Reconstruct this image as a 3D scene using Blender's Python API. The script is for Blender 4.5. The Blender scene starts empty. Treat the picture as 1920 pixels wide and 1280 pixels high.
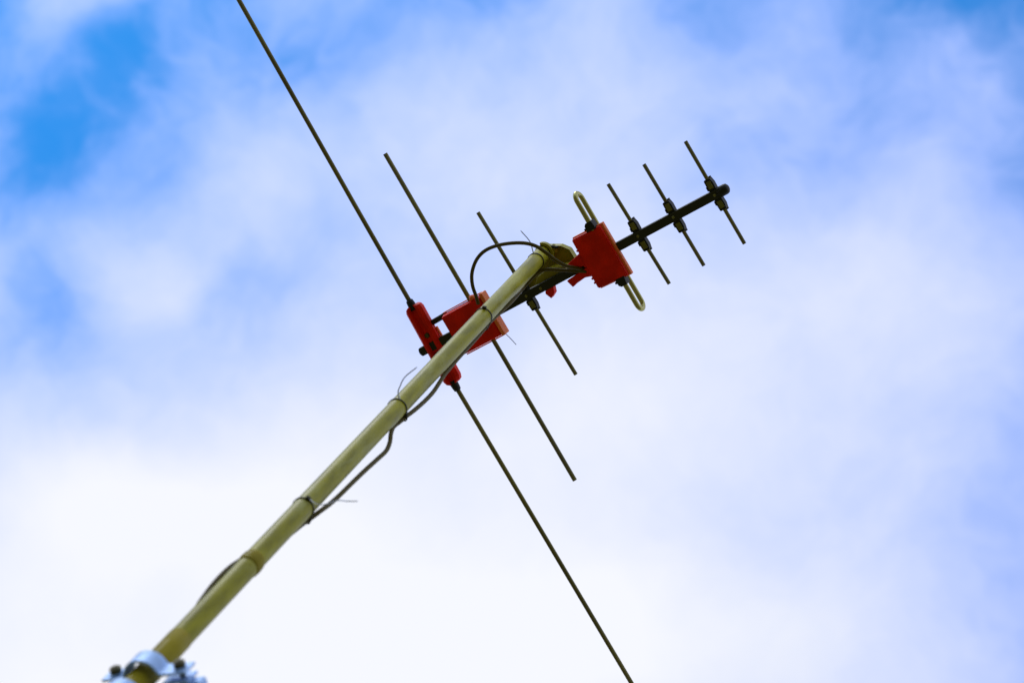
import bpy, bmesh, math, random
from mathutils import Vector, Matrix
random.seed(4)
sc = bpy.context.scene
COL = sc.collection

# ------------------------------------------------------------------ camera
CAM = (1.57567, -0.49170, -3.66528)
RC = ((0.805655, 0.433186, 0.404087), (0.521245, -0.842228, -0.136345), (0.281369, 0.320526, -0.904275))
cd = bpy.data.cameras.new('camera')
cam = bpy.data.objects.new('camera', cd)
COL.objects.link(cam)
m3 = Matrix(RC).to_4x4()
cam.matrix_world = Matrix.Translation(CAM) @ m3
cd.sensor_width = 36.0
cd.lens = 78.75
cd.clip_start = 0.05
cd.clip_end = 6000
cd.dof.use_dof = True
cd.dof.focus_distance = 3.93
cd.dof.aperture_fstop = 5.6
sc.camera = cam

# ------------------------------------------------------------------ world: daylight sky with broken cloud
SUN_ELEV, SUN_AZ = math.radians(50), math.radians(192)     # azimuth clockwise from +Y
SUN_DIR = Vector((math.sin(SUN_AZ) * math.cos(SUN_ELEV), math.cos(SUN_AZ) * math.cos(SUN_ELEV), math.sin(SUN_ELEV)))
world = bpy.data.worlds.new('World')
sc.world = world
world.use_nodes = True
nt = world.node_tree
nt.nodes.clear()
def N(tree, t, **kw):
    n = tree.nodes.new(t)
    for k, v in kw.items(): setattr(n, k, v)
    return n
def math_n(tree, op, a=None, b=None, c=None, clamp=False):
    n = N(tree, 'ShaderNodeMath', operation=op, use_clamp=clamp)
    for i, v in enumerate((a, b, c)):
        if v is None: continue
        if hasattr(v, 'links'): tree.links.new(v, n.inputs[i])
        else: n.inputs[i].default_value = v
    return n.outputs[0]
SKY = [ (-0.50843,-0.14320,0.84911,-0.2161,472.590),(-0.47013,-0.11617,0.87492,-0.0030,472.590),(-0.42961,-0.08821,0.89869,-0.2567,472.590),(-0.38716,-0.05956,0.92009,0.0137,472.590),(-0.34309,-0.03044,0.93881,-0.5036,472.590),(-0.29780,-0.00114,0.95463,-0.4475,472.590),(-0.25171,0.02807,0.96740,0.1941,472.590),(-0.20528,0.05693,0.97705,0.0914,472.590),(-0.15894,0.08517,0.98361,-0.5115,472.590),(-0.11311,0.11257,0.98718,-0.3032,472.590),(-0.53370,-0.10240,0.83945,-0.2798,472.590),(-0.49547,-0.07468,0.86541,-0.0694,472.590),(-0.45492,-0.04613,0.88934,-0.2826,472.590),(-0.41231,-0.01699,0.91089,-0.3778,472.590),(-0.36798,0.01249,0.92975,0.2170,472.590),(-0.32234,0.04203,0.94569,-0.1240,472.590),(-0.27581,0.07133,0.95856,-0.0351,472.590),(-0.22885,0.10013,0.96830,-0.0369,472.590),(-0.18193,0.12818,0.97492,-0.0973,472.590),(-0.13547,0.15525,0.97854,-0.2117,472.590),(-0.55799,-0.06085,0.82762,0.0088,472.590),(-0.51989,-0.03248,0.85361,-0.0486,472.590),(-0.47939,-0.00338,0.87760,-0.0992,472.590),(-0.43673,0.02619,0.89921,-0.0153,472.590),(-0.39226,0.05596,0.91815,0.1921,472.590),(-0.34637,0.08565,0.93418,-0.0940,472.590),(-0.29951,0.11497,0.94714,-0.0646,472.590),(-0.25215,0.14364,0.95697,-0.0772,472.590),(-0.20476,0.17141,0.96369,-0.0592,472.590),(-0.15778,0.19808,0.96740,-0.5543,472.590),(-0.58107,-0.01884,0.81364,-0.1337,472.590),(-0.54318,0.01013,0.83955,-0.4281,472.590),(-0.50281,0.03971,0.86349,-0.3340,472.590),(-0.46019,0.06963,0.88508,0.0922,472.590),(-0.41568,0.09963,0.90404,-0.3866,472.590),(-0.36967,0.12940,0.92011,-0.0214,472.590),(-0.32261,0.15865,0.93314,0.0985,472.590),(-0.27498,0.18711,0.94307,0.1092,472.590),(-0.22724,0.21454,0.94991,0.0815,472.590),(-0.17986,0.24074,0.95378,-0.3158,472.590),(-0.60275,0.02333,0.79759,-0.1734,472.590),(-0.56514,0.05282,0.82330,0.0163,472.590),(-0.52497,0.08280,0.84708,-0.0253,472.590),(-0.48250,0.11301,0.86857,0.0064,472.590),(-0.43807,0.14315,0.88747,0.0504,472.590),(-0.39206,0.17291,0.90354,0.3038,472.590),(-0.34492,0.20203,0.91663,0.1035,472.590),(-0.29714,0.23021,0.92667,0.1245,472.590),(-0.24920,0.25724,0.93366,0.0415,472.590),(-0.20155,0.28291,0.93773,-0.1164,472.590),(-0.62288,0.06533,0.77959,0.0082,472.590),(-0.58559,0.09526,0.80499,0.3136,472.590),(-0.54571,0.12557,0.82851,0.2307,472.590),(-0.50348,0.15597,0.84981,0.1476,472.590),(-0.45922,0.18617,0.86859,-0.0865,472.590),(-0.41334,0.21586,0.88462,-0.1528,472.590),(-0.36626,0.24475,0.89774,-0.2691,472.590),(-0.31848,0.27260,0.90789,-0.2245,472.590),(-0.27046,0.29916,0.91507,-0.1326,472.590),(-0.22268,0.32426,0.91938,-0.1414,472.590),(-0.64132,0.10685,0.75980,-0.0182,472.590),(-0.60441,0.13715,0.78478,-0.1513,472.590),(-0.56488,0.16769,0.80795,-0.2548,472.590),(-0.52298,0.19819,0.82898,0.0466,472.590),(-0.47901,0.22836,0.84759,0.1605,472.590),(-0.43336,0.25789,0.86353,0.2811,472.590),(-0.38648,0.28651,0.87667,0.2626,472.590),(-0.33883,0.31395,0.88692,0.2307,472.590),(-0.29088,0.34001,0.89431,0.1180,472.590),(-0.24310,0.36451,0.89891,-0.1481,472.590),(-0.65799,0.14761,0.73842,0.1422,472.590),(-0.62150,0.17816,0.76289,0.2296,472.590),(-0.58239,0.20884,0.78563,0.2340,472.590),(-0.54089,0.23936,0.80631,0.1614,472.590),(-0.49731,0.26942,0.82468,-0.0981,472.590),(-0.45202,0.29872,0.84050,-0.0155,472.590),(-0.40545,0.32699,0.85363,-0.1808,472.590),(-0.35806,0.35399,0.86399,-0.1243,472.590),(-0.31032,0.37950,0.87159,-0.1083,472.590),(-0.26269,0.40339,0.87651,-0.2404,472.590),(-0.50367,-0.10718,0.85722,-0.3184,2267.574),(-0.51602,-0.08677,0.85217,-0.0724,2267.574),(-0.52814,-0.06619,0.84658,0.0367,2267.574),(-0.53999,-0.04547,0.84044,0.2182,2267.574),(-0.55156,-0.02464,0.83377,-0.3345,2267.574),(-0.56282,-0.00375,0.82657,0.6238,2267.574),(-0.48637,-0.09485,0.86859,0.2133,2267.574),(-0.49873,-0.07430,0.86357,0.4454,2267.574),(-0.51087,-0.05358,0.85798,-0.1742,2267.574),(-0.52276,-0.03272,0.85185,-0.6008,2267.574),(-0.53437,-0.01177,0.84517,0.5237,2267.574),(-0.54567,0.00924,0.83795,-0.5558,2267.574),(-0.46861,-0.08236,0.87956,0.2713,2267.574),(-0.48098,-0.06167,0.87456,-0.6137,2267.574),(-0.49313,-0.04082,0.86899,0.1445,2267.574),(-0.50504,-0.01984,0.86287,0.3067,2267.574),(-0.51668,0.00124,0.85618,0.0824,2267.574),(-0.52803,0.02236,0.84893,0.4898,2267.574),(-0.45042,-0.06970,0.89009,0.2263,2267.574),(-0.46279,-0.04889,0.88512,-0.2240,2267.574),(-0.47494,-0.02792,0.87957,0.2815,2267.574),(-0.48687,-0.00682,0.87345,-0.2562,2267.574),(-0.49853,0.01435,0.86676,0.0025,2267.574),(-0.50990,0.03558,0.85950,0.3098,2267.574),(-0.43182,-0.05691,0.90016,-0.3861,2267.574),(-0.44417,-0.03599,0.89522,0.6374,2267.574),(-0.45632,-0.01491,0.88969,-0.1632,2267.574),(-0.46825,0.00629,0.88358,0.2633,2267.574),(-0.47992,0.02756,0.87688,0.2679,2267.574),(-0.49132,0.04887,0.86961,-0.2444,2267.574),(-0.41284,-0.04401,0.90974,0.4418,2267.574),(-0.42516,-0.02298,0.90483,-0.4758,2267.574),(-0.43730,-0.00180,0.89932,0.2325,2267.574),(-0.44922,0.01949,0.89321,0.0780,2267.574),(-0.46090,0.04084,0.88651,-0.1447,2267.574),(-0.47231,0.06222,0.87923,0.1309,2267.574),(-0.29055,0.04130,0.95597,0.4884,976.562),(-0.30612,0.06933,0.94946,-0.1009,976.562),(-0.32148,0.09749,0.94188,0.1234,976.562),(-0.33657,0.12570,0.93323,0.0826,976.562),(-0.35133,0.15386,0.92352,-0.1749,976.562),(-0.26339,0.05832,0.96292,-0.8431,976.562),(-0.27881,0.08636,0.95646,0.2829,976.562),(-0.29404,0.11451,0.94891,-0.2243,976.562),(-0.30903,0.14268,0.94029,-0.1076,976.562),(-0.32372,0.17079,0.93061,0.0141,976.562),(-0.23611,0.07519,0.96881,-0.0065,976.562),(-0.25135,0.10319,0.96238,0.3769,976.562),(-0.26644,0.13130,0.95487,-0.4105,976.562),(-0.28131,0.15941,0.94628,0.1888,976.562),(-0.29593,0.18743,0.93664,-0.2381,976.562),(-0.20879,0.09184,0.97364,-0.0615,976.562),(-0.22385,0.11979,0.96723,-0.2299,976.562),(-0.23877,0.14781,0.95976,-0.1273,976.562),(-0.25352,0.17583,0.95122,0.2484,976.562),(-0.26804,0.20374,0.94162,-0.2117,976.562),(-0.18154,0.10823,0.97741,-0.2226,976.562),(-0.19639,0.13609,0.97104,0.3533,976.562),(-0.21114,0.16401,0.96360,-0.1813,976.562),(-0.22575,0.19190,0.95510,0.0064,976.562),(-0.24016,0.21967,0.94555,0.0027,976.562),(-0.15442,0.12431,0.98015,0.1429,976.562),(-0.16906,0.15205,0.97381,0.2721,976.562),(-0.18363,0.17984,0.96641,0.0663,976.562),(-0.19808,0.20757,0.95795,0.1485,976.562),(-0.21237,0.23518,0.94847,0.0572,976.562) ]
FINE_A, FINE_B = 0.55, 0.06
SKY_TINT = (0.13, 1.06, 1.74, 1)
BASE = 0.78
tc = N(nt, 'ShaderNodeTexCoord')
# break the big cloud masses up with a little domain warp
warp = N(nt, 'ShaderNodeTexNoise'); warp.inputs['Scale'].default_value = 14.0; warp.inputs['Detail'].default_value = 4.0
nt.links.new(tc.outputs['Generated'], warp.inputs['Vector'])
sub = N(nt, 'ShaderNodeVectorMath', operation='SUBTRACT'); nt.links.new(warp.outputs['Color'], sub.inputs[0]); sub.inputs[1].default_value = (.5, .5, .5)
scl = N(nt, 'ShaderNodeVectorMath', operation='SCALE'); nt.links.new(sub.outputs[0], scl.inputs[0]); scl.inputs['Scale'].default_value = 0.055
add = N(nt, 'ShaderNodeVectorMath', operation='ADD'); nt.links.new(tc.outputs['Generated'], add.inputs[0]); nt.links.new(scl.outputs[0], add.inputs[1])
nrm = N(nt, 'ShaderNodeVectorMath', operation='NORMALIZE'); nt.links.new(add.outputs[0], nrm.inputs[0])
acc = None
for (x, y, z, w, k) in SKY:
    d = N(nt, 'ShaderNodeVectorMath', operation='DOT_PRODUCT'); nt.links.new(nrm.outputs[0], d.inputs[0]); d.inputs[1].default_value = (x, y, z)
    e = math_n(nt, 'EXPONENT', math_n(nt, 'MULTIPLY_ADD', d.outputs['Value'], k, -k))
    acc = math_n(nt, 'MULTIPLY_ADD', e, w, BASE if acc is None else acc)
# finer cloud texture, strongest where the cover is thin
fine = N(nt, 'ShaderNodeTexNoise'); fine.inputs['Scale'].default_value = 26.0; fine.inputs['Detail'].default_value = 5.0; fine.inputs['Roughness'].default_value = .6
nt.links.new(nrm.outputs[0], fine.inputs['Vector'])
amp = math_n(nt, 'MULTIPLY_ADD', math_n(nt, 'SUBTRACT', 1.0, acc, clamp=True), FINE_A, FINE_B)
fin = math_n(nt, 'MULTIPLY', math_n(nt, 'SUBTRACT', fine.outputs['Fac'], .5), amp)
wisp = N(nt, 'ShaderNodeTexNoise'); wisp.inputs['Scale'].default_value = 75.0; wisp.inputs['Detail'].default_value = 4.0; wisp.inputs['Roughness'].default_value = .55; wisp.inputs['Distortion'].default_value = .4
nt.links.new(nrm.outputs[0], wisp.inputs['Vector'])
fin2 = math_n(nt, 'MULTIPLY', math_n(nt, 'SUBTRACT', wisp.outputs['Fac'], .5), math_n(nt, 'MULTIPLY', amp, .42))
raw = math_n(nt, 'ADD', acc, math_n(nt, 'ADD', fin, fin2))
soft = math_n(nt, 'SQRT', math_n(nt, 'MULTIPLY_ADD', raw, raw, .008))          # soft lower knee: thin cloud never ends in a flat hole
mask = math_n(nt, 'MULTIPLY', math_n(nt, 'ADD', raw, soft), .5, clamp=True)
sky = N(nt, 'ShaderNodeTexSky', sky_type='NISHITA', sun_disc=False)
sky.sun_elevation = SUN_ELEV
sky.sun_rotation = SUN_AZ
sky.air_density = 1.0; sky.dust_density = 0.6; sky.ozone_density = 2.5
tint = N(nt, 'ShaderNodeMix', data_type='RGBA', blend_type='MULTIPLY'); tint.inputs[0].default_value = 1.0
nt.links.new(sky.outputs[0], tint.inputs[6]); tint.inputs[7].default_value = SKY_TINT
bg1 = N(nt, 'ShaderNodeBackground'); bg1.inputs[1].default_value = 0.15
nt.links.new(tint.outputs[2], bg1.inputs[0])
bg2 = N(nt, 'ShaderNodeBackground'); bg2.inputs[1].default_value = 1.0
thick = N(nt, 'ShaderNodeMapRange', interpolation_type='SMOOTHSTEP'); thick.inputs[1].default_value = .15; thick.inputs[2].default_value = .95
nt.links.new(mask, thick.inputs[0])
ccol = N(nt, 'ShaderNodeMix', data_type='RGBA'); nt.links.new(thick.outputs[0], ccol.inputs[0])
ccol.inputs[6].default_value = (.93, 1.0, 1.65, 1); ccol.inputs[7].default_value = (.93, .948, 1.03, 1)      # thin cloud scatters bluer, thick cloud is white
nt.links.new(ccol.outputs[2], bg2.inputs[0])
mx = N(nt, 'ShaderNodeMixShader'); nt.links.new(mask, mx.inputs[0]); nt.links.new(bg1.outputs[0], mx.inputs[1]); nt.links.new(bg2.outputs[0], mx.inputs[2])
out = N(nt, 'ShaderNodeOutputWorld'); nt.links.new(mx.outputs[0], out.inputs[0])

sd = bpy.data.lights.new('sun', 'SUN'); sd.energy = 1.0; sd.angle = math.radians(24); sd.color = (1.0, .97, .94)
sun = bpy.data.objects.new('sun', sd); COL.objects.link(sun)
sun.rotation_euler = SUN_DIR.to_track_quat('Z', 'Y').to_euler()
sun.location = (0, 0, 6)

vs = sc.view_settings
sc.display_settings.display_device = 'sRGB'
vs.view_transform = 'Standard'; vs.look = 'None'; vs.gamma = 1.0; vs.use_curve_mapping = False
vs.exposure = 0.0
sc.render.resolution_x, sc.render.resolution_y = 1024, 682

# ------------------------------------------------------------------ frame of the antenna (boom = x, rods = y) -> world
Q = Matrix(((0.9982113, -0.0031561, 0.0597008), (0.0, 0.9986055, 0.0527919), (-0.0597842, -0.0526974, 0.9968194)))
P0 = Vector((0.0716440, -0.0475781, -0.03)); PD = Vector((0.0597842, 0.0526974, -0.9968194))
def ms(s): return P0 + PD * s                     # point on the mast axis, s metres below its head (antenna frame)
CAMA = Q.transposed() @ Vector(CAM)

# ------------------------------------------------------------------ materials
def mat(name, base, rough=.5, metal=0., var=.0, vscale=30., bump=0., bscale=200., spec=.5, coat=0., dirt=None, dirt_amt=0., stretch=(1,1,1), sss=0., trans=0.):
    m = bpy.data.materials.new(name); m.use_nodes = True
    t = m.node_tree; b = t.nodes['Principled BSDF']
    b.inputs['Roughness'].default_value = rough; b.inputs['Metallic'].default_value = metal
    b.inputs['Specular IOR Level'].default_value = spec; b.inputs['Coat Weight'].default_value = coat
    tcn = N(t, 'ShaderNodeTexCoord'); mp = N(t, 'ShaderNodeMapping'); mp.inputs['Scale'].default_value = stretch
    t.links.new(tcn.outputs['Object'], mp.inputs[0])
    nz = N(t, 'ShaderNodeTexNoise'); nz.inputs['Scale'].default_value = vscale; nz.inputs['Detail'].default_value = 6
    t.links.new(mp.outputs[0], nz.inputs['Vector'])
    cr = N(t, 'ShaderNodeValToRGB')
    cr.color_ramp.elements[0].position = .3; cr.color_ramp.elements[1].position = .72
    cr.color_ramp.elements[0].color = tuple(c * (1 - var) for c in base) + (1,)
    cr.color_ramp.elements[1].color = tuple(min(1, c * (1 + var)) for c in base) + (1,)
    t.links.new(nz.outputs['Fac'], cr.inputs[0])
    src = cr.outputs[0]
    if dirt:
        n2 = N(t, 'ShaderNodeTexNoise'); n2.inputs['Scale'].default_value = vscale * .35; n2.inputs['Detail'].default_value = 8; n2.inputs['Roughness'].default_value = .7
        t.links.new(mp.outputs[0], n2.inputs['Vector'])
        r2 = N(t, 'ShaderNodeValToRGB'); r2.color_ramp.elements[0].position = .52; r2.color_ramp.elements[1].position = .72
        t.links.new(n2.outputs['Fac'], r2.inputs[0])
        mxx = N(t, 'ShaderNodeMix', data_type='RGBA'); t.links.new(math_n(t, 'MULTIPLY', r2.outputs[0], dirt_amt), mxx.inputs[0])
        t.links.new(src, mxx.inputs[6]); mxx.inputs[7].default_value = tuple(dirt) + (1,)
        src = mxx.outputs[2]
    t.links.new(src, b.inputs['Base Color'])
    rr = N(t, 'ShaderNodeMapRange'); rr.inputs[3].default_value = max(0, rough - .1); rr.inputs[4].default_value = min(1, rough + .12)
    t.links.new(nz.outputs['Fac'], rr.inputs[0]); t.links.new(rr.outputs[0], b.inputs['Roughness'])
    if bump:
        n3 = N(t, 'ShaderNodeTexNoise'); n3.inputs['Scale'].default_value = bscale; n3.inputs['Detail'].default_value = 4
        t.links.new(tcn.outputs['Object'], n3.inputs['Vector'])
        bp = N(t, 'ShaderNodeBump'); bp.inputs['Strength'].default_value = bump; bp.inputs['Distance'].default_value = .001
        t.links.new(n3.outputs['Fac'], bp.inputs['Height']); t.links.new(bp.outputs[0], b.inputs['Normal'])
    if sss:
        b.inputs['Subsurface Weight'].default_value = sss; b.inputs['Subsurface Radius'].default_value = (1., .12, .04); b.inputs['Subsurface Scale'].default_value = .012
    return m
M = dict(
    mast=mat('weathered_mast_paint', (.272, .245, .007), .40, 0., .32, 75, .4, 110, .18, .0, (.36, .35, .11), .9, (1, 1, .22)),
    sleeve=mat('brown_mast_paint', (.24, .19, .006), .8, 0., .2, 40, .2, 150, .1, .1, (.16, .12, .01), .7, (1, 1, .4)),
    red=mat('red_plastic', (.70, .014, .001), .45, 0., .22, 38, .2, 200, .10, 0, (.42, .012, .004), .5, sss=.1),
    redlit=mat('backlit_red_plastic', (.92, .20, .05), .5, 0., .15, 60, .12, 260, .25, 0, (.62, .26, .10), .5, sss=.2),  # orange paints in light on and through the red plastic edges
    black=mat('black_plastic', (.012, .012, .007), .5, 0., .25, 60, .15, 300, .25),
    boom=mat('black_boom_coating', (.020, .021, .008), .5, 0., .25, 40, .15, 200, .25),
    rod=mat('weathered_aluminium_rod', (.155, .130, .026), .5, .15, .3, 60, .2, 300, .3, 0, (.06, .042, .01), .7, (1, .15, 1)),
    loop=mat('bare_aluminium_tube', (.40, .36, .12), .24, .75, .12, 60, .1, 300, .5),
    clipm=mat('olive_plastic_clip', (.15, .14, .02), .5, 0., .2, 90, .1, 300, .3),
    bracket=mat('olive_bracket_paint', (.30, .27, .006), .5, 0., .12, 40, .2, 180, .4, 0, (.2, .14, .02), .5),
    coax=mat('brown_cable_sheath', (.080, .058, .005), .55, 0., .15, 60, .08, 250, .15, 0),
    tie=mat('black_nylon', (.03, .027, .006), .5, 0., .1, 60, spec=.25),
    tail=mat('grey_nylon', (.55, .60, .85), .35, 0., .1, 60),
    galv=mat('sky_tinted_galvanised_steel', (.36, .53, .84), .5, .35, .08, 70, .15, 150, .4, 0, (.20, .28, .36), .7),  # blue of the reflected sky is put into the base colour
    bolt=mat('oiled_bolt_steel', (.07, .06, .008), .6, .1, .2, 80, .1, 200),
    ground=mat('bounce_ground', (.145, .125, .045), .95, 0., .3, 1.3, .3, 30, .2, 0, (.10, .12, .04), .6),  # warm tint chosen for the olive bounce light
)

# ------------------------------------------------------------------ mesh helpers (points given in the antenna frame)
def spline(pts, n=6):
    P = [Vector(p) for p in pts]
    if len(P) < 3: return P
    P = [P[0] * 2 - P[1]] + P + [P[-1] * 2 - P[-2]]
    o = []
    for i in range(1, len(P) - 2):
        a, b, c, d = P[i-1:i+3]
        for k in range(n):
            t = k / n
            o.append(.5 * ((2*b) + (c-a)*t + (2*a-5*b+4*c-d)*t*t + (3*b-a-3*c+d)*t**3))
    o.append(P[-2]); return o
def tube(bm, pts, r, seg=16, closed=False, cap=True, hollow=0., flat=1.0):
    P = [Vector(p) for p in pts]; n = len(P); rings = []
    R = r if isinstance(r, (list, tuple)) else [r] * n
    def tan(i):
        if closed: return (P[(i+1) % n] - P[i-1]).normalized()
        return (P[min(i+1, n-1)] - P[max(i-1, 0)]).normalized()
    t0 = tan(0); u = t0.orthogonal().normalized()
    for i in range(n):
        t = tan(i); u = (u - t * u.dot(t)).normalized(); v = t.cross(u)
        rings.append([bm.verts.new(P[i] + (u * math.cos(2*math.pi*k/seg) + v * flat * math.sin(2*math.pi*k/seg)) * R[i]) for k in range(seg)])
    for i in range(n if closed else n - 1):
        a, b = rings[i], rings[(i+1) % n]
        for k in range(seg):
            f = bm.faces.new((a[k], a[(k+1) % seg], b[(k+1) % seg], b[k])); f.smooth = True
    if not closed and cap:
        if hollow:
            for ring, sgn, i in ((rings[0], 1, 0), (rings[-1], -1, n-1)):
                t = tan(i) * sgn; c = P[i]
                inn = [bm.verts.new(c + (v.co - c) * hollow) for v in ring]
                dep = [bm.verts.new(c + (v.co - c) * hollow + t * min(.012, R[i] * 2.5)) for v in ring]
                for k in range(seg):
                    bm.faces.new((ring[k], ring[(k+1) % seg], inn[(k+1) % seg], inn[k]))
                    bm.faces.new((inn[k], inn[(k+1) % seg], dep[(k+1) % seg], dep[k]))
                bm.faces.new(dep)
        else:
            bm.faces.new(rings[0][::-1]); bm.faces.new(rings[-1])
def prism(bm, poly, z0, z1, bev=0., seg=2):
    a = [bm.verts.new((x, y, z0)) for x, y in poly]; b = [bm.verts.new((x, y, z1)) for x, y in poly]
    n = len(poly); fs = [bm.faces.new(a[::-1]), bm.faces.new(b)]
    for k in range(n): fs.append(bm.faces.new((a[k], a[(k+1) % n], b[(k+1) % n], b[k])))
    bmesh.ops.recalc_face_normals(bm, faces=fs)
    if bev:
        es = list({e for f in fs for e in f.edges})
        bmesh.ops.bevel(bm, geom=es, offset=bev, segments=seg, affect='EDGES', profile=.5)
    return fs
def box(bm, x0, x1, y0, y1, z0, z1, bev=0.):
    prism(bm, [(x0, y0), (x1, y0), (x1, y1), (x0, y1)], z0, z1, bev)
def cyl(bm, a, b, r, seg=16): tube(bm, [a, b], r, seg)
def obj(name, bm, m, parent=None, label=None, loc=None, world=False):
    """bm is in the antenna frame; the object's origin sits at loc (world) or at its parent's origin"""
    if not world: bmesh.ops.transform(bm, matrix=Q.to_4x4(), verts=bm.verts)
    if parent: org = Vector(parent['origin'])
    else: org = Vector(loc) if loc is not None else Vector((0, 0, 0))
    bmesh.ops.translate(bm, vec=-org, verts=bm.verts)
    bmesh.ops.recalc_face_normals(bm, faces=bm.faces)
    me = bpy.data.meshes.new(name); bm.to_mesh(me); bm.free()
    me.materials.append(m)
    for p in me.polygons:
        if len(p.vertices) > 4: p.use_smooth = False
    o = bpy.data.objects.new(name, me); COL.objects.link(o)
    if parent: o.parent = parent
    else: o.location = org
    o['origin'] = tuple(org)
    if label: o['label'] = label
    return o
def thing(name, label, cat, loc, group=None):
    o = bpy.data.objects.new(name, None); COL.objects.link(o)
    o.empty_display_size = .05
    o.location = loc; o['origin'] = tuple(loc)
    tag(o, label, cat, group); return o
def tag(o, label, cat, group=None):
    o['label'] = label; o['category'] = cat
    if group: o['group'] = group
    return o
def B(): return bmesh.new()

# ------------------------------------------------------------------ ground (unseen, added far below to bounce warm light onto the undersides)
bm = B(); GZ = CAM[2] - 1.62
n = 24
g = [[bm.verts.new((3000 * (abs(i/n*2-1)**2.2) * (1 if i > n/2 else -1), 3000 * (abs(j/n*2-1)**2.2) * (1 if j > n/2 else -1), GZ)) for j in range(n+1)] for i in range(n+1)]
for i in range(n):
    for j in range(n): bm.faces.new((g[i][j], g[i+1][j], g[i+1][j+1], g[i][j+1]))
gr = obj('ground', bm, M['ground'], loc=(0, 0, GZ), world=True)
gr['kind'] = 'structure'

# ------------------------------------------------------------------ mast
S_END = (Q @ P0).z - GZ
base = Q @ ms(S_END)
mast = thing('antenna_mast', 'long olive grey metal mast pole rising from the lower left to carry the antenna', 'mast pole', base)
bm = B(); tube(bm, [ms(-.066), ms(.4), ms(.9), ms(S_END)], .0140, 40, hollow=.86)
obj('pole', bm, M['mast'], mast)
bm = B()
tube(bm, [ms(1.508), ms(1.5085), ms(1.545), ms(1.60), ms(1.80), ms(1.801)], [.0141, .0147, .0147, .0147, .0147, .0141], 40)  # thin sleeve, slightly darker brown than the pole
obj('brown_sleeve', bm, M['sleeve'], mast, 'darker brown sleeve just above the clamp')
bm = B()
prof = []
for k in range(7):
    s = 1.284 + .026 * k / 6; prof.append((s, .0141 + .0014 * math.sin(math.pi * k / 6) ** .5 + .0002 * (k % 2)))
tube(bm, [ms(s) for s, _ in prof], [r for _, r in prof], 40)
obj('tape_band', bm, M['sleeve'], mast, 'worn brown tape band wrapped round the lower mast')

# ------------------------------------------------------------------ antenna
ant = thing('tv_antenna', 'TV antenna with black boom, thin cross rods and red plastic housings on the mast', 'tv antenna', Q @ Vector((.1, 0, 0)))
HB = .0080
bm = B(); box(bm, -.2340, .4310, -HB, HB, -HB, HB, .0012)
boom = obj('boom', bm, M['boom'], ant)
# rivets under the boom where the rods cross
for x in (.2585, .3333, .4192, .0126, .045):
    bm = B(); tube(bm, [(x, 0, -HB + .0002), (x, 0, -HB - .0012), (x, 0, -HB - .0018)], [.0028, .0026, .0012], 12)
    obj('rivet', bm, M['clipm'], boom)
bm = B()
prof = [(.424, .0094), (.432, .0097), (.4385, .0096), (.4425, .0084), (.4447, .0055), (.4455, .0015)]
tube(bm, [(x, 0, 0) for x, _ in prof], [r for _, r in prof], 24)
obj('end_cap', bm, M['black'], boom)
bm = B()
prof = [(-.2280, .0080), (-.2330, .0084), (-.2362, .0074), (-.2375, .0040)]
tube(bm, [(x, 0, 0) for x, _ in prof], [r for _, r in prof], 20)
obj('end_cap', bm, M['black'], boom)

def insulator(bmm, x, s, L0=.0080, L1=.0300):
    """moulded clip that grips a rod at the boom; s is the side"""
    pts = [(x-.0068, s*L0), (x-.0074, s*(L0+.009)), (x-.0070, s*(L1-.0015)), (x-.0050, s*L1), (x+.0055, s*(L1-.0005)), (x+.0074, s*(L0+.013)), (x+.0070, s*L0)]
    prism(bmm, pts, -.0045, .0085, .0007)
    box(bmm, x+.0022, x+.0058, min(s*(L1-.004), s*(L1+.0025)), max(s*(L1-.004), s*(L1+.0025)), .001, .0078, .0007)   # catch
    box(bmm, x-.0096, x-.0074, min(s*(L0+.002), s*(L0+.010)), max(s*(L0+.002), s*(L0+.010)), -.003, .008, .0006)
def director(x, ya, yb, tilt, r=.0034, label=None):
    bm = B(); tube(bm, [(x - tilt, ya, 0), (x, 0, 0), (x + tilt, yb, 0)], r, 14, hollow=.6)
    e = obj('director_rod', bm, M['rod'], ant, label)
    for s in (-1, 1):
        bm = B(); insulator(bm, x, s)
        c = obj('insulator', bm, M['black'], e)
        bm = B(); box(bm, x-.0044, x+.0046, min(s*.012, s*.0255), max(s*.012, s*.0255), -.0056, -.0040, .0006)
        obj('clip_face', bm, M['clipm'], e)
    return e
director(.4192, -.1043, .0983, .0005)
director(.3333, -.1043, .0996, .0015)
director(.2585, -.1043, .0999, .003)
director(.0126, -.1724, .1677, .003, .0036)
# middle reflector rod through the tapered red housing
bm = B(); tube(bm, [(-.0921, -.3462, 0), (-.0935, 0, 0), (-.0948, .3403, 0)], .0042, 14, hollow=.6)
obj('element_rod', bm, M['rod'], ant)
# the two long rear rods, one each side of the red holder
for a, b, c in (((-.2030, -.070, 0), (-.1995, -.30, 0), (-.1862, -.95, 0)), ((-.2100, .070, 0), (-.2092, .35, 0), (-.2070, .95, 0))):
    bm = B(); tube(bm, [a, b, c], .0043, 14, hollow=.6)
    e = obj('element_rod', bm, M['rod'], ant)
    s = -1 if a[1] < 0 else 1
    bm = B()
    y0 = s * .080
    q = Vector(a); q2 = Vector(b); d = (q2 - q).normalized()
    p = [q + d * t for t in (.004, .010, .018, .0235, .025)]
    tube(bm, p, [.0085, .0080, .0074, .0066, .0045], 16)
    obj('collar', bm, M['black'], e)

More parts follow.
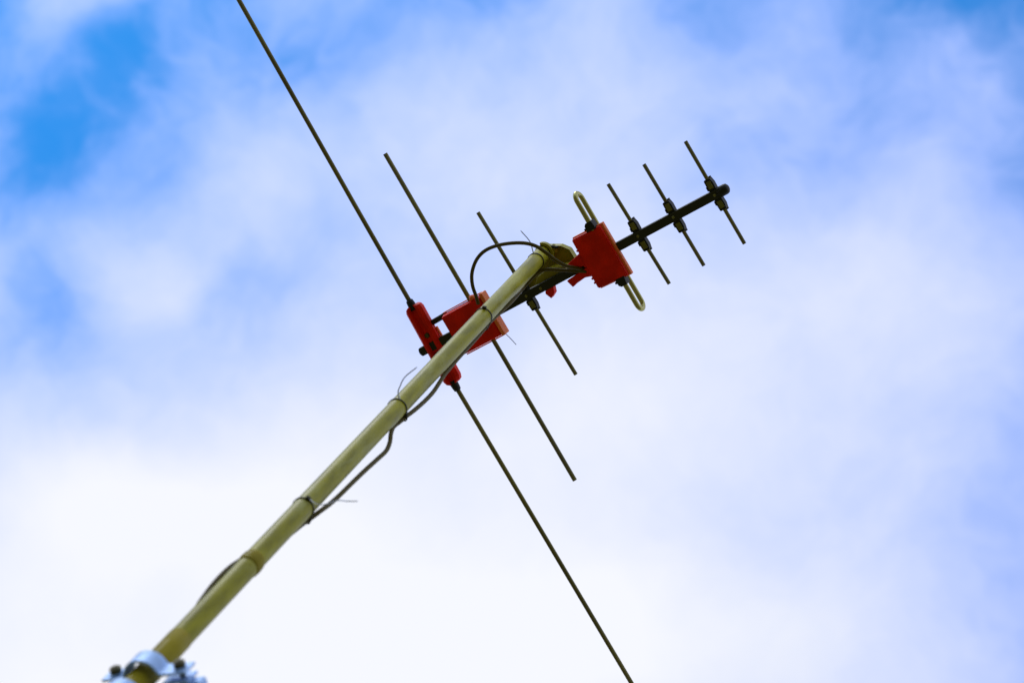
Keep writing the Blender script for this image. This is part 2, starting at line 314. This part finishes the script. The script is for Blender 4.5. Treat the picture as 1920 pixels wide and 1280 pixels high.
# long red holder of the rear rods: trough shaped underside, chamfered ends
bm = B()
secs = [(-.0830, .55), (-.0800, .85), (-.0740, 1.0), (-.0300, 1.0), (.0300, 1.0), (.0690, 1.0), (.0760, .85), (.0790, .55)]
rings = []
for y, k in secs:
    cx = -.2035 - .003 * y / .08
    w, h = .0180 * k, .0125 * (0.6 + .4 * k)
    pr = [(-w, .004), (-w, -h*.55), (-w*.72, -h), (-w*.42, -h), (-w*.26, -h*.42), (w*.26, -h*.42), (w*.42, -h), (w*.72, -h), (w, -h*.55), (w, .001), (w*.92, .0060), (w*.5, .0090), (-w*.5, .0090), (-w*.92, .0060)]
    rings.append([bm.verts.new((cx + px, y, pz)) for px, pz in pr])
for a, b in zip(rings, rings[1:]):
    for k in range(len(a)): bm.faces.new((a[k], a[(k+1) % len(a)], b[(k+1) % len(a)], b[k]))
bm.faces.new(rings[0]); bm.faces.new(rings[-1][::-1])
es = [e for e in bm.edges if len(e.link_faces) == 2 and e.calc_face_angle(0) > .3]
bmesh.ops.bevel(bm, geom=es, offset=.0012, segments=2, affect='EDGES')
hold = obj('rod_holder', bm, M['red'], ant)
for y in (-.022, .018):
    bm = B(); tube(bm, [(-.2035, y, -.0045), (-.2035, y, -.0085), (-.2035, y, -.0094)], [.0052, .0050, .0030], 6)
    obj('screw', bm, M['bolt'], hold)
# raised rib along the front of the holder
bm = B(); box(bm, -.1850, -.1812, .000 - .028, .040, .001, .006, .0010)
obj('rib', bm, M['redlit'], hold)

# tapered red housing round the middle rod
bm = B()
def loft(bm, lo, z0, hi, z1, bev):
    a = [bm.verts.new((x, y, z0)) for x, y in lo]; b = [bm.verts.new((x, y, z1)) for x, y in hi]
    n = len(lo); fs = [bm.faces.new(a[::-1]), bm.faces.new(b)]
    for k in range(n): fs.append(bm.faces.new((a[k], a[(k+1) % n], b[(k+1) % n], b[k])))
    bmesh.ops.recalc_face_normals(bm, faces=fs)
    bmesh.ops.bevel(bm, geom=list({e for f in fs for e in f.edges}), offset=bev, segments=2, affect='EDGES')
loft(bm, [(-.1530, -.0390), (-.0650, -.0385), (-.0650, .0390), (-.1530, .0390)], -.0200, [(-.1560, -.0420), (-.0620, -.0415), (-.0620, .0420), (-.1560, .0420)], .0020, .0016)
h1 = obj('rod_housing', bm, M['red'], ant)
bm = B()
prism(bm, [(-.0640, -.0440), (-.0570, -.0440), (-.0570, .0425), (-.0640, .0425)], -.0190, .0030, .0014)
obj('end_flange', bm, M['redlit'], h1, 'orange end flange with the light on the red plastic painted in')
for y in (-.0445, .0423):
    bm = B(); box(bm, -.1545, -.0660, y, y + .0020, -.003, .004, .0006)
    obj('lid_seam', bm, M['redlit'], h1)
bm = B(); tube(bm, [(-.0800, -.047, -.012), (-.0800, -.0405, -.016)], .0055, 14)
obj('cable_grommet', bm, M['redlit'], h1)
# slim feeder bar between the holder and the housing
bm = B(); tube(bm, [(-.1930, -.0375, .001), (-.1500, -.0390, .001)], .0052, 14)
obj('feeder_bar', bm, M['boom'], ant)

# red dipole housing
bm = B()
loft(bm, [(.1500, -.0490), (.2090, -.0475), (.2090, .0500), (.1480, .0470)], -.0200, [(.1490, -.0510), (.2115, -.0500), (.2115, .0520), (.1470, .0480)], -.0130, .0016)
dh = obj('dipole_housing', bm, M['red'], ant)
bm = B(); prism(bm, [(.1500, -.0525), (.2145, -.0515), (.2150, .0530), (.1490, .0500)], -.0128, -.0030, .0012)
obj('lid', bm, M['redlit'], dh)  # lit side strip of the housing, painted orange
bm = B()
for k in range(5):      # small serrations of the rear edge
    y = .000 + .0085 * k; box(bm, .1452, .1482, y, y + .0036, -.0185, -.0060, .0005)
for k in range(3):
    y = -.030 + .0085 * k; box(bm, .1468, .1495, y, y + .0036, -.0185, -.0060, .0005)
obj('edge_teeth', bm, M['red'], dh)
bm = B(); tube(bm, [(.1600, .036, -.0198), (.1600, .036, -.0208)], [.0032, .0026], 12)
obj('screw', bm, M['red'], dh)
# rear arms of the dipole housing hugging the boom
bm = B()
prism(bm, [(.1120, -.0140), (.1500, -.0235), (.1500, .0010), (.1220, -.0020)], -.0150, -.0085, .0014)
prism(bm, [(.0985, .0100), (.1500, .0050), (.1500, .0250), (.1330, .0200), (.1120, .0225), (.1030, .0250)], -.0125, -.0020, .0014)
obj('clip_arm', bm, M['red'], dh)
bm = B()
prism(bm, [(.0500, .0080), (.0475, .0130), (.0530, .0250), (.0640, .0195), (.0680, .0080)], -.0080, .0060, .0012)
obj('boom_clip', bm, M['red'], ant, 'small red clip under the boom')

# folded dipole: one loop each side
for s in (-1, 1):
    rr = .0131; tip = .1165; x = .1945; zc = -.002 if s < 0 else -.002
    pts = [(x, s * .045, zc - rr)]
    for k in range(5): pts.append((x, s * (.050 + (tip - rr - .050) * k / 4), zc - rr))
    for k in range(1, 12):
        a = -math.pi/2 + math.pi * k / 12
        pts.append((x, s * (tip - rr + rr * math.cos(a)), zc + rr * math.sin(a)))
    for k in range(5): pts.append((x, s * (tip - rr - (tip - rr - .050) * k / 4), zc + rr))
    pts.append((x, s * .045, zc + rr))
    bm = B(); tube(bm, pts, .0045, 16)
    dp = obj('folded_dipole', bm, M['loop'], ant)
    bm = B(); prism(bm, [(x-.011, s*.048), (x-.010, s*.060), (x-.006, s*.064), (x+.006, s*.064), (x+.008, s*.048)], -.0208, -.0020, .0012)
    box(bm, x-.0145, x-.009, min(s*.052, s*.056), max(s*.052, s*.056), -.018, -.006, .0005)
    obj('collar', bm, M['black'], dp)

# mast bracket
BR = [ (0.0564,-0.0604,0.0300), (0.0767,-0.0602,0.0300), (0.1022,-0.0474,0.0300), (0.1139,-0.0338,0.0300), (0.1145,-0.0159,0.0300), (0.1052,-0.0029,0.0300), (0.0612,-0.0014,0.0300), (0.0110,0.0016,0.0300), (-0.0060,-0.0023,0.0300), (0.0131,-0.0208,0.0300), (0.0385,-0.0360,0.0300) ]
bm = B()
lo = [bm.verts.new((x, y, .030)) for x, y, _ in BR]; hi = [bm.verts.new((x, y, .046)) for x, y, _ in BR]
n = len(BR); fb = bm.faces.new(lo[::-1]); bm.faces.new(hi)
for k in range(n): bm.faces.new((lo[k], lo[(k+1) % n], hi[(k+1) % n], hi[k]))
bmesh.ops.recalc_face_normals(bm, faces=bm.faces)
bmesh.ops.inset_region(bm, faces=[fb], thickness=.0028, depth=0)
bmesh.ops.translate(bm, verts=fb.verts, vec=(0, 0, .010))
es = [e for e in bm.edges if len(e.link_faces) == 2 and e.calc_face_angle(0) > .5]
bmesh.ops.bevel(bm, geom=es, offset=.0008, segments=2, affect='EDGES')
brk = obj('mast_bracket', bm, M['bracket'], ant)
# saddle of the bracket pressed against the mast, curved ridge and strap
bm = B()
c = ms(-.055)
arc = [c + Vector((math.cos(a), math.sin(a), 0)) * .0205 for a in [math.radians(-75 + 150 * k / 12) for k in range(13)]]
inner = [c + Vector((math.cos(a), math.sin(a), 0)) * .0152 for a in [math.radians(75 - 150 * k / 12) for k in range(13)]]
prism(bm, [(p.x, p.y) for p in arc + inner], .022, .031, .0006)
obj('saddle', bm, M['bracket'], brk)
bm = B()
prism(bm, [(.045, -.020), (.074, -.024), (.104, -.014), (.100, -.006), (.060, -.008), (.030, -.006)], .004, .0320, .0012)
obj('boom_shoe', bm, M['bracket'], brk)
bm = B(); tube(bm, spline([ (0.0701,-0.0513,-0.0200), (0.0677,-0.0595,0.0000), (0.0675,-0.0640,0.0180), (0.0749,-0.0622,0.0260), (0.0865,-0.0549,0.0275), (0.0981,-0.0469,0.0275) ]), .0022, 10)
obj('strap', bm, M['black'], brk)
nx, ny, nz = (0.0868,-0.0561,0.0340)
bm = B(); tube(bm, [(nx, ny + .016, nz), (nx, ny + .003, nz), (nx, ny, nz)], [.0070, .0070, .005], 6)
obj('bolt', bm, M['bracket'], brk)
bm = B(); tube(bm, spline([ (-0.0655,0.0268,-0.0040), (-0.0663,0.0416,0.0010), (-0.0629,0.0548,0.0020), (-0.0602,0.0703,0.0040) ]), .0008, 6)
obj('loose_wire', bm, M['tail'], ant)

# jumper lead that loops from the tapered housing to the dipole housing
LOOP = [ (-0.0684,-0.0296,-0.0280), (-0.0634,-0.0434,-0.0300), (-0.0564,-0.0645,-0.0340), (-0.0428,-0.0845,-0.0380), (-0.0204,-0.1011,-0.0420), (0.0040,-0.1085,-0.0450), (0.0309,-0.1069,-0.0480), (0.0599,-0.0984,-0.0500), (0.0841,-0.0862,-0.0500), (0.0998,-0.0719,-0.0500), (0.1097,-0.0540,-0.0500), (0.1161,-0.0340,-0.0450), (0.1228,-0.0171,-0.0360), (0.1302,-0.0046,-0.0220), (0.1365,0.0055,-0.0100) ]
bm = B(); tube(bm, spline(LOOP), .0033, 14)
obj('jumper_lead', bm, M['coax'], ant, 'dark cable looping out between the two larger red housings')

# ------------------------------------------------------------------ down-lead
COAX = [(0.1407, 0.012, -0.01), (0.1296, 0.0041, -0.014), (0.1101, -0.0082, -0.019), (0.0865, -0.0237, -0.024), (0.07, -0.0288, -0.028), (0.0501, -0.0244, -0.035), (0.0399, -0.019, -0.06), (0.0808, -0.0208, -0.1955), (0.0816, -0.0183, -0.2489), (0.0812, -0.0163, -0.3097), (0.0858, -0.0131, -0.3575), (0.0913, -0.0091, -0.4257), (0.0951, -0.0061, -0.4811), (0.0987, -0.0037, -0.5229), (0.1045, -0.001, -0.5709), (0.1128, 0.0027, -0.6159), (0.1159, 0.0072, -0.6533), (0.1181, 0.0091, -0.691), (0.12, 0.0094, -0.7338), (0.1187, 0.0089, -0.7623), (0.114, 0.0098, -0.7779), (0.1121, 0.0102, -0.7981), (0.1256, 0.013, -0.8367), (0.129, 0.0208, -0.8569), (0.1319, 0.0262, -0.8822), (0.1335, 0.0268, -0.9154), (0.1356, 0.0272, -0.9614), (0.138, 0.0283, -1.0113), (0.1401, 0.0295, -1.051), (0.1418, 0.0297, -1.0878), (0.1428, 0.0284, -1.121), (0.1362, 0.0288, -1.1362), (0.1318, 0.0284, -1.1554), (0.1306, 0.0282, -1.1879), (0.1292, 0.0267, -1.2301), (0.1279, 0.0204, -1.266), (0.1315, 0.0133, -1.3077), (0.1378, 0.0096, -1.3491), (0.1411, 0.0111, -1.392), (0.1402, 0.0167, -1.4279), (0.1399, 0.0219, -1.4529), (0.1413, 0.0261, -1.4871), (0.1433, 0.0284, -1.5219), (0.1452, 0.0334, -1.5574), (0.1481, 0.0381, -1.6031), (0.1507, 0.0408, -1.6453)]
bm = B(); tube(bm, spline(COAX), .0033, 14)
cx = obj('down_lead', bm, M['coax'], None, loc=Q @ Vector(COAX[0]))
tag(cx, 'dark brown coaxial cable tied along the mast and sagging away from it between the ties', 'cable')

# ------------------------------------------------------------------ cable ties
def frame_at(s):
    x = Vector((1, 0, 0)); x = (x - PD * x.dot(PD)).normalized(); return x, PD.cross(x).normalized()
CP = [Vector(p) for p in spline(COAX)]
def cable_at(s):
    return min(CP, key=lambda p: abs((p - P0).dot(PD) - s))
def cable_tie(s, knot_az, tail, label, slant=0., with_cable=True, tr=.0007, w=.0022):
    X, Y = frame_at(s)
    c0 = ms(s)
    pts = []
    if with_cable:
        q = cable_at(s) - c0; q = q - PD * q.dot(PD); 
        if q.length > .022: q = q.normalized() * .0185
    for k in range(72):
        a = 2 * math.pi * k / 72; d = X * math.cos(a) + Y * math.sin(a)
        h = .0140                                            # support of the mast circle
        pts.append((a, d))
    loop = []
    disks = [(Vector((0, 0)), .0144)]
    if with_cable: disks.append((Vector((q.dot(X), q.dot(Y))), .0037))
    # convex hull of the two discs
    cloud = []
    for c, r in disks:
        for k in range(48): cloud.append((c.x + r * math.cos(2*math.pi*k/48), c.y + r * math.sin(2*math.pi*k/48)))
    cloud = sorted(cloud)
    def half(ps):
        h = []
        for p in ps:
            while len(h) > 1 and (h[-1][0]-h[-2][0])*(p[1]-h[-2][1]) - (h[-1][1]-h[-2][1])*(p[0]-h[-2][0]) <= 0: h.pop()
            h.append(p)
        return h[:-1]
    hull = half(cloud) + half(cloud[::-1])
    # resample
    H = [Vector(p) for p in hull]; L = [0]
    for i in range(len(H)): L.append(L[-1] + (H[(i+1) % len(H)] - H[i]).length)
    ring = []
    for k in range(64):
        t = L[-1] * k / 64
        i = max(j for j in range(len(H)) if L[j] <= t + 1e-9); u = (t - L[i]) / max(1e-9, L[i+1] - L[i])
        ring.append(H[i].lerp(H[(i+1) % len(H)], u))
    bm = B()
    inn, outr = [], []
    sl = lambda p: PD * (slant * p.x)
    rows = []
    for off, ax in ((0, -w/2), (.0012, -w/2), (.0012, w/2), (0, w/2)):
        rows.append([bm.verts.new(c0 + X * p.x * (1 + off/.015) + Y * p.y * (1 + off/.015) + sl(p) + PD * ax) for p in ring])
    for a in range(4):
        for k in range(64):
            f = bm.faces.new((rows[a][k], rows[a][(k+1) % 64], rows[(a+1) % 4][(k+1) % 64], rows[(a+1) % 4][k])); f.smooth = True
    kd = (X * math.cos(knot_az) + Y * math.sin(knot_az))
    loc = Q @ c0
    t = thing('cable_tie', label, 'cable tie', loc, 'cable ties round the mast')
    obj('band', bm, M['tie'], t)
    # head
    bm = B()
    tg = PD.cross(kd).normalized(); kc = c0 + kd * .0165 + sl(Vector((kd.dot(X) * .0165, 0)))
    bmesh.ops.create_cube(bm, size=1.0)
    bmesh.ops.bevel(bm, geom=list(bm.edges), offset=.12, segments=2, affect='EDGES')
    mt = Matrix((( kd.x*.0050, tg.x*.0065, PD.x*.0060, kc.x), (kd.y*.0050, tg.y*.0065, PD.y*.0060, kc.y), (kd.z*.0050, tg.z*.0065, PD.z*.0060, kc.z), (0, 0, 0, 1)))
    bmesh.ops.transform(bm, matrix=mt, verts=bm.verts)
    obj('head', bm, M['tie'], t)
    if tail:
        bm = B(); P = spline([kc] + tail); tube(bm, P, [.0011] * (len(P) - 1) + [.0007], 8, flat=.45)
        obj('tail', bm, M['tail'], t)
    return t
V = lambda *a: Vector(a)
cable_tie(-.006, math.radians(-110), [V(0.0730, -0.0662, -0.0159), V(0.0750, -0.0836, -0.0116), V(0.0685, -0.1077, -0.0083)], 'topmost cable tie, at the mast head with a thin tail pointing up', with_cable=False)
cable_tie(.310, math.radians(50), None, 'cable tie crossing the mast in front of the tapered red housing')
cable_tie(.741, math.radians(-70), [V(0.1287, -0.0250, -0.7677), V(0.1401, -0.0360, -0.7676), V(0.1513, -0.0433, -0.7623), V(0.1730, -0.0471, -0.7562)], 'cable tie with a long curled pale tail, above where the cable sags')
cable_tie(1.118, math.radians(30), [V(0.1702, 0.0164, -1.1543), V(0.1952, 0.0218, -1.1525), V(0.2018, 0.0302, -1.1417), V(0.2145, 0.0363, -1.1406)], 'lowest cable tie, its blurred tail sticking out level over the sky')

# ------------------------------------------------------------------ mast clamps (galvanised saddle halves with bolts)
WD = Vector((.945, .327, 0)); ND = Vector((.327, -.945, 0))
def half_shell(bm, s, side, r0=.0195, th=.0030, h=.026, wing=.050):
    """half strap: arch round the mast plus two flat wings"""
    c = ms(s); up = -PD
    w = (WD - PD * WD.dot(PD)).normalized(); nn = (ND - PD * ND.dot(PD) - w * ND.dot(w)).normalized() * side
    c = c + w * .004
    gap = .004
    prof = [(-wing, gap), (-r0 - .006, gap), (-r0 - .002, gap + .0015)]
    for k in range(1, 14):
        a = math.pi - math.pi * k / 14; prof.append((r0 * math.cos(a), gap + .0008 + r0 * math.sin(a) * .95))
    prof += [(r0 + .002, gap + .0015), (r0 + .006, gap), (wing + .006, gap)]
    outp = []
    for i, (a, b) in enumerate(prof):
        p0 = Vector(prof[max(i-1, 0)]); p1 = Vector(prof[min(i+1, len(prof)-1)]); t = (p1 - p0).normalized(); nrm = Vector((-t.y, t.x))
        if nrm.y < 0 and abs(a) > r0: nrm = -nrm
        outp.append((a + nrm.x * th, b + nrm.y * th))
    rows = []
    for pr, z in ((prof, -h/2), (outp, -h/2), (outp, h/2), (prof, h/2)):
        rows.append([bm.verts.new(c + w * a + nn * b + up * z) for a, b in pr])
    n = len(prof)
    for q in range(4):
        A, Bq = rows[q], rows[(q+1) % 4]
        for k in range(n - 1): bm.faces.new((A[k], A[k+1], Bq[k+1], Bq[k]))
    bm.faces.new([rows[q][0] for q in range(4)]); bm.faces.new([rows[q][n-1] for q in range(4)][::-1])
    es = [e for e in bm.edges if len(e.link_faces) == 2 and e.calc_face_angle(0) > .7]
    bmesh.ops.recalc_face_normals(bm, faces=bm.faces)
    bmesh.ops.bevel(bm, geom=es, offset=.0008, segments=2, affect='EDGES')
def clamp(s, label):
    c = ms(s); w = (WD - PD * WD.dot(PD)).normalized(); nn = (ND - PD * ND.dot(PD) - w * ND.dot(w)).normalized()
    t = thing('mast_clamp', label, 'pipe clamp', Q @ c, 'galvanised clamps at the foot of the visible mast')
    for side, nm in ((1, 'front_saddle'), (-1, 'rear_saddle')):
        bm = B(); half_shell(bm, s, side); obj(nm, bm, M['galv'], t)
    for sg in (-1, 1):
        p = c + w * (sg * .0405 + .0075)
        bm = B(); tube(bm, [p - nn * .018, p + nn * .0165], .0034, 14)
        b = obj('bolt', bm, M['bolt'], t)
        bm = B(); tube(bm, [p + nn * .0071, p + nn * .0082], .0088, 24); tube(bm, [p - nn * .0082, p - nn * .0071], .0088, 24)
        obj('washer', bm, M['galv'], b)
        bm = B(); tube(bm, [p + nn * .0083, p + nn * .0150], .0068, 6); tube(bm, [p - nn * .0150, p - nn * .0083], .0068, 6)
        obj('nut', bm, M['bolt'], b)
    bm = B(); up = -PD; loc = Matrix((w, nn, up)).transposed().to_4x4()
    box(bm, .0545, .0720, -.0420, -.0085, -.010, .010, .0045)
    bmesh.ops.transform(bm, matrix=Matrix.Translation(c) @ loc, verts=bm.verts)
    obj('side_lug', bm, M['galv'], t)
    return t
clamp(1.604, 'upper blue grey galvanised clamp bolted round the mast at the bottom')
clamp(1.672, 'lower galvanised clamp cut off by the bottom edge of the view')
